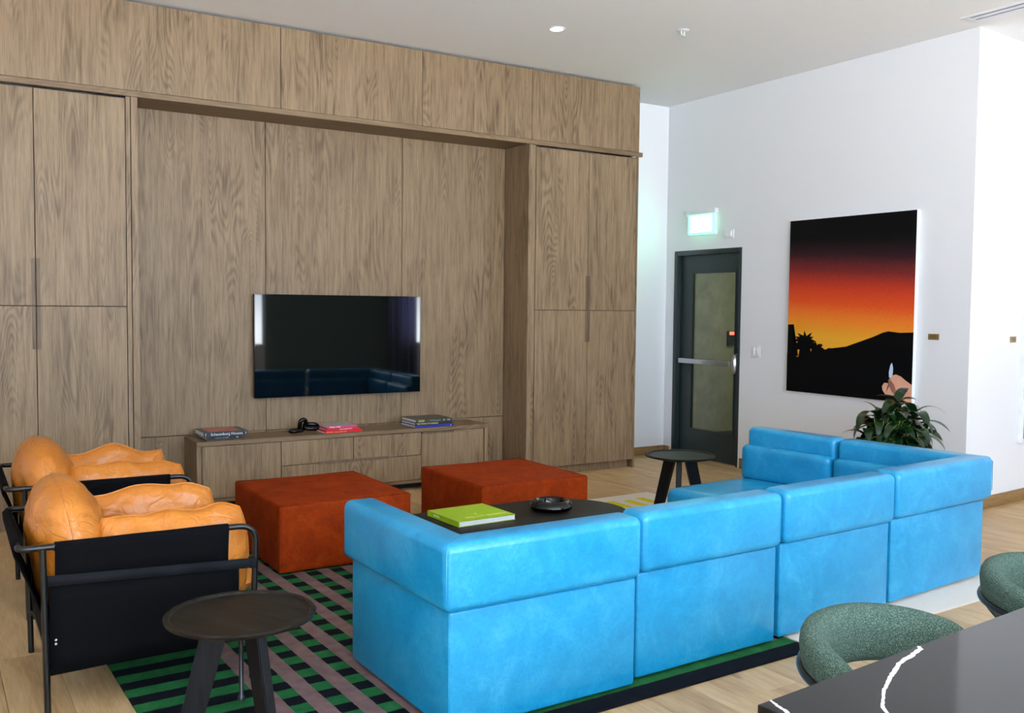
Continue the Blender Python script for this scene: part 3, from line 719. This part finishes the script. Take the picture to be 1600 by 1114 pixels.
GREEN = bmat('cover_lime', 150, 186, 30, .4); BRED, BBLUE, BPINK = bmat('cover_red', 196, 30, 40), bmat('cover_blue', 36, 44, 140), bmat('cover_magenta', 186, 70, 110)
DGREEN = bmat('cover_dark_olive', 52, 58, 50); GREYC = bmat('cover_grey', 166, 164, 162); REDP = bmat('cover_picture_red', 172, 90, 78)
CS = CT+.0005
g1 = 'books stacked on the left end of the console'
book((1.972, 7.47, CS), 1, .27, .25, .026, CHAR, 'thin black book at the bottom of the console\'s left stack', g1, title='RALPH ALPER', tcol=BG_, tsize=.017, tx=-.07, t2=[('RA', .09, .014, BW)])
book((1.978, 7.46, CS+.0265), 0, .335, .275, .038, NAVY, 'thick charcoal book with red cover picture on top of the left stack', g1, title='Schaumburg Houses', tcol=BW, tsize=.030, tx=-.115, picture=(-.125, -.115, .12, .125, REDP),
     t2=[('I', -.155, .03, BW), ('I', .15, .03, BW)])
g2 = 'red and pink books in the middle of the console'
book((2.925, 7.43, CS), 2, .335, .27, .018, BRED, 'red book at the bottom of the middle console stack', g2, title='SUMMER  of the modern life', tcol=bmat('letter_peach', 240, 170, 120), tsize=.015, tx=-.15)
book((2.93, 7.44, CS+.0185), 1, .29, .25, .016, BRED, 'pink-edged red book in the middle of its stack of three', g2, title='THE GRAND TOUR', tcol=BW, tsize=.013, tx=-.03)
book((2.935, 7.445, CS+.035), 0, .255, .225, .019, BPINK, 'magenta book with grey cover topping the middle stack', g2, title='Hidden Walls', tcol=BW, tsize=.018, tx=-.115, picture=(-.127, -.10, .12, .112, GREYC))
g3 = 'books stacked on the right end of the console'
book((3.757, 7.415, CS), 1, .375, .285, .022, BBLUE, 'royal blue book at the bottom of the right console stack', g3, t2=[('o', .15, .02, BW)])
book((3.75, 7.415, CS+.0225), 0, .355, .28, .021, CHAR, 'dark book with pale yellow title in the middle of the right stack', g3, title='THE WORLD OF GARDENS', tcol=BY_, tsize=.017, tx=-.165)
book((3.75, 7.415, CS+.044), 0, .35, .285, .028, DGREEN, 'dark olive book with golf title on top of the right stack', g3, title='GOLF', tcol=BY_, tsize=.023, tx=-.15, t2=[('The Photographs', -.04, .015, BG_), ('BY', .09, .016, BW), ('CO', .13, .016, BW)])
book((2.578, 4.545, .4005), 2.5, .365, .34, .030, GREEN, 'lime green book lying on the coffee table', None, spine='left', title='ARDEN', tcol=BW, tsize=.02,
     ctext=[('BALL CITY GARDENS', -.10, -.105, .028, BY_), ('o', -.01, -.045, .03, BW)])

# ---- chain link ornament
def link_pts(L, R, n=12):
    p = []
    for i in range(n+1): a = -PI/2+PI*i/n; p.append((L+R*math.cos(a), R*math.sin(a), 0))
    for i in range(n+1): a = PI/2+PI*i/n; p.append((-L+R*math.cos(a), R*math.sin(a), 0))
    return p
orn = empty('chain_ornament', (2.645, 7.47, CS), math.radians(8), label='small black chain-link ornament on the console under the television', cat='ornament')
tube('chain_link', link_pts(.028, .026), .0165, BLACKG, orn, 12, True, loc=(-.062, 0, .0168), rot=(0, 0, .3))
tube('chain_link', link_pts(.018, .026), .017, BLACKG, orn, 12, True, loc=(-.002, 0, .0625), rot=(0, PI/2-.25, PI/2))
tube('chain_link', link_pts(.028, .027), .018, BLACKG, orn, 12, True, loc=(.068, -.01, .044), rot=(.62, .05, -.2))

# ================================================================== SIDE TABLES
def side_table(loc, rz, az, label):
    t = empty('side_table', loc, label=label, cat='side table', group='round black three-legged side tables')
    H = .50-loc[2]; R = .258
    lathe('tabletop', [(0, H-.008), (R-.024, H-.008), (R-.018, H), (R-.006, H+.001), (R, H-.004), (R-.004, H-.014), (R-.03, H-.022), (0, H-.022)], TABTOP, t, 72, rot=(0, 0, rz), angle=.4)
    for a in az:
        bm = bmesh.new()
        # slanted slab: radial, from near the centre under the top to the outer foot
        top, bot = H-.0225, 0
        pts = [(.035, top), (.125, top), (.235, bot), (.16, bot)]
        hw = .019; vs = []
        for sgn in (-1, 1): vs.append([bm.verts.new((x, sgn*hw, z)) for x, z in pts])
        bm.faces.new(vs[0]); bm.faces.new(vs[1][::-1])
        for i in range(4): bm.faces.new((vs[0][i], vs[1][i], vs[1][(i+1) % 4], vs[0][(i+1) % 4]))
        bmesh.ops.recalc_face_normals(bm, faces=bm.faces); bmesh.ops.bevel(bm, geom=bm.edges[:], offset=.004, segments=2, affect='EDGES')
        fin(bm, 'leg', TABLEG, t, rot=(0, 0, math.radians(a)), angle=.6)
    lathe('center_rod', [(0, .17), (.009, .17), (.012, .173), (.012, .185), (.008, .19), (.008, H-.0225), (0, H-.0225)], BMETAL, t, 16)
    return t
side_table((.930, 3.262, ZR), .5, (165, 285, 45), 'round black side table in front of the armchairs, nearest the viewer')
side_table((4.735, 5.235, ZR), .2, (225, 345, 105), 'round black side table by the dark door, at the sofa\'s far end')

# ================================================================== ARMCHAIRS
def pillow(name, M, sx, sy, sz, m, parent, seed, n=30, e=2.6, wr=.012, pipe=True, kr=.62, wob=0.0, wrad=.006):
    """seamed puffy cushion, thin along local z"""
    bm = bmesh.new(); grid = {}
    def surf(u, v, s):
        cu, cv = abs(u), abs(v)
        t = ((1-cu**e)**.5)*((1-cv**e)**.5)
        x = u*sx/2*math.sqrt(1-kr*v*v/2); y = v*sy/2*math.sqrt(1-kr*u*u/2)
        edge = max(cu, cv); y += wob*noise.noise(Vector((u*1.9+seed*3, v*.6, 2.0)))*(1 if v > 0 else .3)
        th = math.atan2(v, u)
        w = noise.noise(Vector((u*1.6+seed, v*1.6, s*2.0)))*.9+noise.noise(Vector((u*4.5+seed, v*4.5+9, s*3)))*.8
        rad = math.sin(th*29+seed+noise.noise(Vector((u*3, v*3, seed)))*5)*(edge**4)*(1-edge**12)*wrad/wr
        cr = noise.noise(Vector((u*2+seed*2, v*5, 4)));  cr = -max(0, 1-abs(cr)*5)*.8*t-max(0, 1-abs(noise.noise(Vector((u*5+seed*2, v*3, 8))))*5)*.6*t
        z = s*(sz/2*t+(w*t+rad+cr)*wr)
        return M @ Vector((x, y, z))
    idx = [math.sin(PI/2*(-1+2*i/n)) for i in range(n+1)]
    for s in (1, -1):
        for i, u in enumerate(idx):
            for j, v in enumerate(idx):
                border = i in (0, n) or j in (0, n)
                if border and s < 0: grid[s, i, j] = grid[1, i, j]; continue
                grid[s, i, j] = bm.verts.new(surf(u, v, s))
    for s in (1, -1):
        for i in range(n):
            for j in range(n):
                q = [grid[s, i, j], grid[s, i+1, j], grid[s, i+1, j+1], grid[s, i, j+1]]
                try: bm.faces.new(q if s > 0 else q[::-1])
                except ValueError: pass
    o = fin(bm, name, m, parent, smooth=True)
    md = o.modifiers.new('sub', 'SUBSURF'); md.levels = 1; md.render_levels = 1
    if pipe:
        pp = [surf(u, -1, 1) for u in idx[:-1]]+[surf(1, v, 1) for v in idx[:-1]]+[surf(u, 1, 1) for u in idx[:0:-1]]+[surf(-1, v, 1) for v in idx[:0:-1]]
        tube('piping', pp, .0038, m, o, 6, True)
    return o
def sheet(name, pts, th, m, parent):
    """thin panel through 3-D polylines: pts = list of rows"""
    bm = bmesh.new(); rows = [[bm.verts.new(p) for p in r] for r in pts]
    for a, b in zip(rows, rows[1:]):
        for i in range(len(a)-1): bm.faces.new((a[i], a[i+1], b[i+1], b[i]))
    o = fin(bm, name, m, parent, smooth=True); md = o.modifiers.new('s', 'SOLIDIFY'); md.thickness = th; md.offset = 0; return o
def rowsx(x0, x1, n, yz, wob=0): # rows along x for a (y,z) profile
    return [[(x0+(x1-x0)*i/n, y+wob*math.sin(i*1.1+z*20), z) for i in range(n+1)] for y, z in yz]
def armchair(loc, rz, label, seed):
    c = empty('armchair', loc, rz, label=label, cat='armchair', group='tan leather and black canvas armchairs')
    HY, ZT_, XB, XF = .40, .655, -.445, .435; r = .0125
    # single bent tube: front leg - arm - back rail - arm - front leg
    p = [(XF-.02, -HY, .0112), (XF, -HY, ZT_), (XB, -HY, ZT_), (XB-.0, HY, ZT_), (XF, HY, ZT_), (XF-.02, HY, .0112)]
    q = [Vector(p[0])]
    for i, rr in ((1, .075), (2, .035), (3, .035), (4, .075)): q += fillet([p[i-1], p[i], p[i+1]], rr)[1:-1]
    q.append(Vector(p[5]))
    tube('top_frame', q, r, BMETAL, c, 14)
    for s in (-1, 1):
        tube('rear_leg', [(-.355, s*HY, 0), (-.365, s*HY, ZT_-.006)], r, BMETAL, c, 12)
        tube('seat_rail', [(-.36, s*(HY-.0), .185), (-.335, s*(HY-.042), .178), (XF-.05, s*(HY-.042), .215), (XF-.012, s*HY, .225)], .011, BMETAL, c, 10)
        # sling side: sleeve over arm tube, upper flap, lower panel
        sl = [(s*(HY+.0145), ZT_-.02), (s*(HY+.0155), ZT_), (s*(HY+.008), ZT_+.0145), (s*(HY-.008), ZT_+.0145), (s*(HY-.0155), ZT_), (s*(HY-.0150), ZT_-.02)]
        sheet('side_canvas', rowsx(-.325, .32, 14, [(s*(HY-.003), .50), (s*(HY+.006), .58)]+sl, .0015), .003, CANVAS, c)
        sheet('lower_canvas', [[(-.345+(.71*i/14), s*(HY-.004-.018*k/5+.003*math.sin(i*.9+k)), .505-(.505-.155-.035*i/14)*k/5) for i in range(15)] for k in range(6)], .004, CANVAS, c)
        sheet('side_strap', [[(-.352+(.785*i/10), s*(HY+.010), z-.03*i/10) for i in range(11)] for z in (.548, .508)], .004, STRAP, c)
        sheet('strap_loop', [[(XF-.012+.018*math.cos(a)-.002, s*HY+.018*math.sin(a), z) for a in [2*PI*k/10 for k in range(11)]] for z in (.520, .478)], .003, STRAP, c)
        for zz in (.285, .30): lathe('snap_button', [(0, 0), (.005, 0), (.004, .003), (0, .004)], CHROME, c, 10, loc=(-.325, s*(HY+.006), zz), rot=(-s*PI/2, 0, 0))
    tube('cross_bar', [(-.335, -HY+.042, .178), (-.335, HY-.042, .178)], .011, BMETAL, c, 10)
    tube('cross_bar', [(XF-.05, -HY+.03, .215), (XF-.05, HY-.03, .215)], .011, BMETAL, c, 10)
    # back and seat sling
    bx = [(XB+.0155, ZT_-.02), (XB+.0155, ZT_), (XB, ZT_+.0155), (XB-.0155, ZT_), (XB-.014, ZT_-.03), (XB+.03, .52), (-.372, .40), (-.345, .20)]
    sheet('back_canvas', [[(x, (-1+2*i/8)*(HY-.045+.035*min(1, max(0, (.6-z)/.15))), z) for i in range(9)] for x, z in bx], .004, CANVAS, c)
    sheet('seat_canvas', [[(x, -HY+.035+(2*HY-.07)*i/6, z) for i in range(7)] for x, z in ((-.33, .19), (-.1, .185), (.15, .205), (XF-.05, .228))], .004, CANVAS, c)
    # cushions
    T = Matrix.Translation
    R = Matrix.Rotation
    Mb = T((-.235, 0, .560)) @ R(math.radians(-10), 4, 'Y') @ R(PI/2, 4, 'Y') @ R(0, 4, 'Z')
    pillow('back_cushion', Mb, .60, .76, .32, TAN, c, seed, e=2.5, wr=.016, kr=.72, wrad=.009)
    Ms = T((.135, 0, .345)) @ R(math.radians(-2), 4, 'Y')
    pillow('seat_cushion', Ms, .78, .50, .22, TAN, c, seed+3, e=3.4)
    for s in (-1, 1):
        Ma = T((.130, s*.278, .52)) @ R(math.radians(s*4), 4, 'X') @ R(PI/2, 4, 'X')
        pillow('arm_cushion', Ma, .61, .43, .20, TAN, c, seed+7+s*2.3, e=2.7, wr=.016, kr=.42, wob=.035, wrad=.007)
    return c
armchair((.742, 4.285, .001), math.radians(-1.0), 'tan leather armchair with black canvas sides, nearest the viewer', 1.7)
armchair((.79, 5.58, .001), math.radians(-1.0), 'tan leather armchair further back, by the tall cabinet', 5.2)

# ================================================================== PLANT
def leafmesh(L, Wd, curl, seed):
    bm = bmesh.new(); n = 9; rows = []
    for i in range(n+1):
        t = i/n; a = curl*t; # arc downwards
        x = L*(math.sin(a)/curl if curl else t); z = -L*((1-math.cos(a))/curl)
        w = Wd*(math.sin(PI*min(1, t*.96+.04))**.75)*(1-.25*t); tw = .25*math.sin(t*3+seed)
        z += .0
        rows.append([bm.verts.new((x, -w*math.cos(tw), z+w*.35+w*math.sin(tw))), bm.verts.new((x, 0, z)), bm.verts.new((x, w*math.cos(tw), z+w*.35-w*math.sin(tw)))])
    for a, b in zip(rows, rows[1:]):
        bm.faces.new((a[0], a[1], b[1], b[0])); bm.faces.new((a[1], a[2], b[2], b[1]))
    bmesh.ops.recalc_face_normals(bm, faces=bm.faces)
    me = bpy.data.meshes.new('leaf'); bm.to_mesh(me); bm.free(); me.shade_smooth()
    uv = None
    me.materials.append(LEAF); return me
def leafmat():
    m = N('plant_leaf'); s_ = m.n('ShaderNodeSeparateXYZ'); tcn = m.n('ShaderNodeTexCoord'); m.l(tcn.outputs['Object'], s_.inputs[0])
    ay = m.math('ABSOLUTE', s_.outputs['Y']); nz = m.noise(tcn.outputs['Object'], 30, 2)
    c = m.ramp(nz, (.3, srgb(7, 24, 9)), (.7, srgb(22, 54, 20)))
    edge = m.math('GREATER_THAN', m.math('ADD', ay, m.math('MULTIPLY', nz, .008)), .037)
    m.base(m.mix(edge, c, srgb(120, 150, 50))); m.set(Roughness=.28, Specular_IOR_Level=.5); return m.m
LEAF = leafmat()
pl = empty('potted_plant', (6.12, 4.42, 0), label='bushy dark green potted plant behind the sofa, under the sunset picture', cat='plant')
lathe('pot', [(0, 0), (.13, 0), (.14, .01), (.17, .33), (.165, .34), (.155, .33), (.15, .30), (0, .30)], plain('plant_pot', srgb(60, 60, 62), .6), pl, 40)
lathe('soil', [(0, .302), (.148, .302), (.148, .31), (0, .315)], plain('soil', srgb(44, 32, 24), .95), pl, 30)
random.seed(11)
lms = [leafmesh(L, wd, cu, i) for i, (L, wd, cu) in enumerate(((.27, .046, 2.2), (.25, .043, 1.7), (.31, .045, 2.6), (.20, .040, 1.4)))]
crowns = [(0, 0, .86), (.10, .06, .78), (-.10, .08, .77), (.05, -.11, .78), (-.09, -.08, .74), (.15, -.05, .66), (-.16, .0, .64), (.0, .15, .68), (-.03, -.17, .64), (.13, .13, .62), (-.13, .15, .60), (-.14, -.14, .58)]
for i, (x, y, z) in enumerate(crowns):
    tube('stem', [(x*.3, y*.3, .3), (x*.6, y*.6, (z+.3)/2), (x, y, z)], .009, plain('plant_stem', srgb(70, 62, 40), .8) if i == 0 else bpy.data.materials['plant_stem'], pl, 7)
    n = 15
    for k in range(n):
        a = 2.4*k+i; tl = k/n
        o = bpy.data.objects.new('leaf', lms[random.randrange(4)]); COL.objects.link(o); o.parent = pl
        o.location = (x, y, z-.12*tl+.03); el = 1.15-1.15*tl+random.uniform(-.15, .15)
        o.rotation_euler = (random.uniform(-.3, .3), -el, a); s = random.uniform(.82, 1.12); o.scale = (s, s, s)

# ================================================================== DINING TABLE + CHAIRS
td = math.radians(4.3)
dt = empty('dining_table', (1.462, 1.366, 0), td, label='glossy black quartz table with white veins in the lower right corner', cat='table')
TZ = .75
prism('tabletop', [(0, .0), (0, -.95), (2.6, -.95), (2.6, 0)], TZ-.02, TZ, QUARTZ, dt, .002, 1)
for x0 in (.45, 2.0):
    box('pedestal', (x0-.05, -.62, .012), (x0+.05, -.33, TZ-.0205), BMETAL, dt, .005); box('base_plate', (x0-.25, -.72, 0), (x0+.25, -.23, .0115), BMETAL, dt, .003)
def vein(pts, name='stone_vein'):
    bm = bmesh.new(); L, Rr = [], []
    random.seed(2)
    P = [Vector((a, b)) for a, b, _ in pts]
    fine = []
    for i in range(len(pts)-1):
        for k in range(6):
            t = k/6; fine.append((P[i].lerp(P[i+1], t), pts[i][2]*(1-t)+pts[i+1][2]*t))
    fine.append((P[-1], pts[-1][2]))
    for i, (p, wv) in enumerate(fine):
        d = (fine[min(i+1, len(fine)-1)][0]-fine[max(i-1, 0)][0]).normalized(); nrm = Vector((-d.y, d.x))
        jj = random.uniform(-.12, .12)*wv; a = p+nrm*(wv*random.uniform(.32, .46)+jj); b = p-nrm*(wv*random.uniform(.32, .46)-jj)
        L.append(bm.verts.new((a.x, a.y, TZ+.0003))); Rr.append(bm.verts.new((b.x, b.y, TZ+.0003)))
    for i in range(len(L)-1): bm.faces.new((L[i], L[i+1], Rr[i+1], Rr[i]))
    return fin(bm, name, VEIN, dt)
def tl(x, y):
    dx, dy = x-1.462, y-1.366; return (dx*math.cos(td)+dy*math.sin(td), -dx*math.sin(td)+dy*math.cos(td))
def vp(pts): return [(*tl(x, y), w_) for x, y, w_ in pts]
vein(vp([(2.063, 1.408, .010), (2.046, 1.392, .016), (1.985, 1.377, .016), (1.92, 1.360, .012), (1.875, 1.338, .014), (1.825, 1.315, .012), (1.760, 1.280, .010), (1.70, 1.240, .008), (1.675, 1.222, .012), (1.62, 1.13, .008), (1.60, .9, .006), (1.5, .7, .006)]))
vein(vp([(1.502, 1.367, .006), (1.495, 1.345, .010), (1.488, 1.315, .012), (1.475, 1.28, .010), (1.47, 1.2, .008)]))
def dining_chair(loc, rz, label):
    c = empty('dining_chair', loc, rz, label=label, cat='dining chair', group='green boucle dining chairs at the black table')
    R, T2 = .252, .036      # mid radius, half thickness; back faces local +y, sitter faces -y
    bm = bmesh.new(); n, k = 56, 18; rings = []
    A = math.radians(92)
    for i in range(n+1):
        s = -1+2*i/n; a = PI/2+s*A; e = abs(s)
        h = .080*(1-.10*e**2); zc = .626-.040*e**2
        endt = min(1, max(0, (1-e)*n*.10)); endt = math.sqrt(1-(1-min(1, endt))**2) if endt < 1 else 1
        th = T2*(1+.25*(1-e**2))*max(.05, endt); hh = h*max(.12, .55+.45*endt) if endt < 1 else h
        ex, ey = 1.04, .98
        ring = []
        for j in range(k):
            b = 2*PI*j/k; cb, sb_ = math.cos(b), math.sin(b)
            rr = math.copysign(abs(cb)**.7, cb)*th; zz = math.copysign(abs(sb_)**.75, sb_)*hh
            rad = R+rr+zz*.16
            ring.append(bm.verts.new((rad*math.cos(a)*ex, rad*math.sin(a)*ey, zc+zz)))
        rings.append(ring)
    for a, b in zip(rings, rings[1:]):
        for j in range(k): bm.faces.new((a[j], a[(j+1) % k], b[(j+1) % k], b[j]))
    bm.faces.new(rings[0][::-1]); bm.faces.new(rings[-1])
    fin(bm, 'backrest', BOUCLE, c, smooth=True)
    puffr = lathe('seat', [(0, .385), (.20, .385), (.225, .40), (.232, .43), (.22, .458), (.18, .468), (0, .472)], BOUCLE, c, 44)
    # metal band around the outside and legs
    pts = []
    for i in range(41):
        a = PI/2+math.radians(84)*(-1+2*i/40); pts.append(((R+.043)*1.04*math.cos(a), (R+.043)*.98*math.sin(a), .598-.014*abs(-1+2*i/40)**2))
    tube('back_band', pts, .011, BMETAL, c, 10)
    for s in (-1, 1):
        a = PI/2+s*math.radians(83); x, y = (R+.044)*1.04*math.cos(a), (R+.044)*.98*math.sin(a)
        tube('leg', [(x, y, .58), (x, y, 0)], .0105, BMETAL, c, 10)
        x2, y2 = s*-.17, -.15
        tube('leg', [(x2, y2, .384), (x2*1.15, y2*1.15, 0)], .0105, BMETAL, c, 10)
        tube('seat_bracket', [(x, y, .40), (x*.6, y*.6, .38)], .008, BMETAL, c, 8)
    return c
dining_chair((2.262, 1.555, .0), math.radians(4), 'green boucle dining chair with curved back, nearer the sofa\'s left end')
dining_chair((3.275, 1.65, .0), math.radians(4), 'green boucle dining chair cut off by the right edge of view')
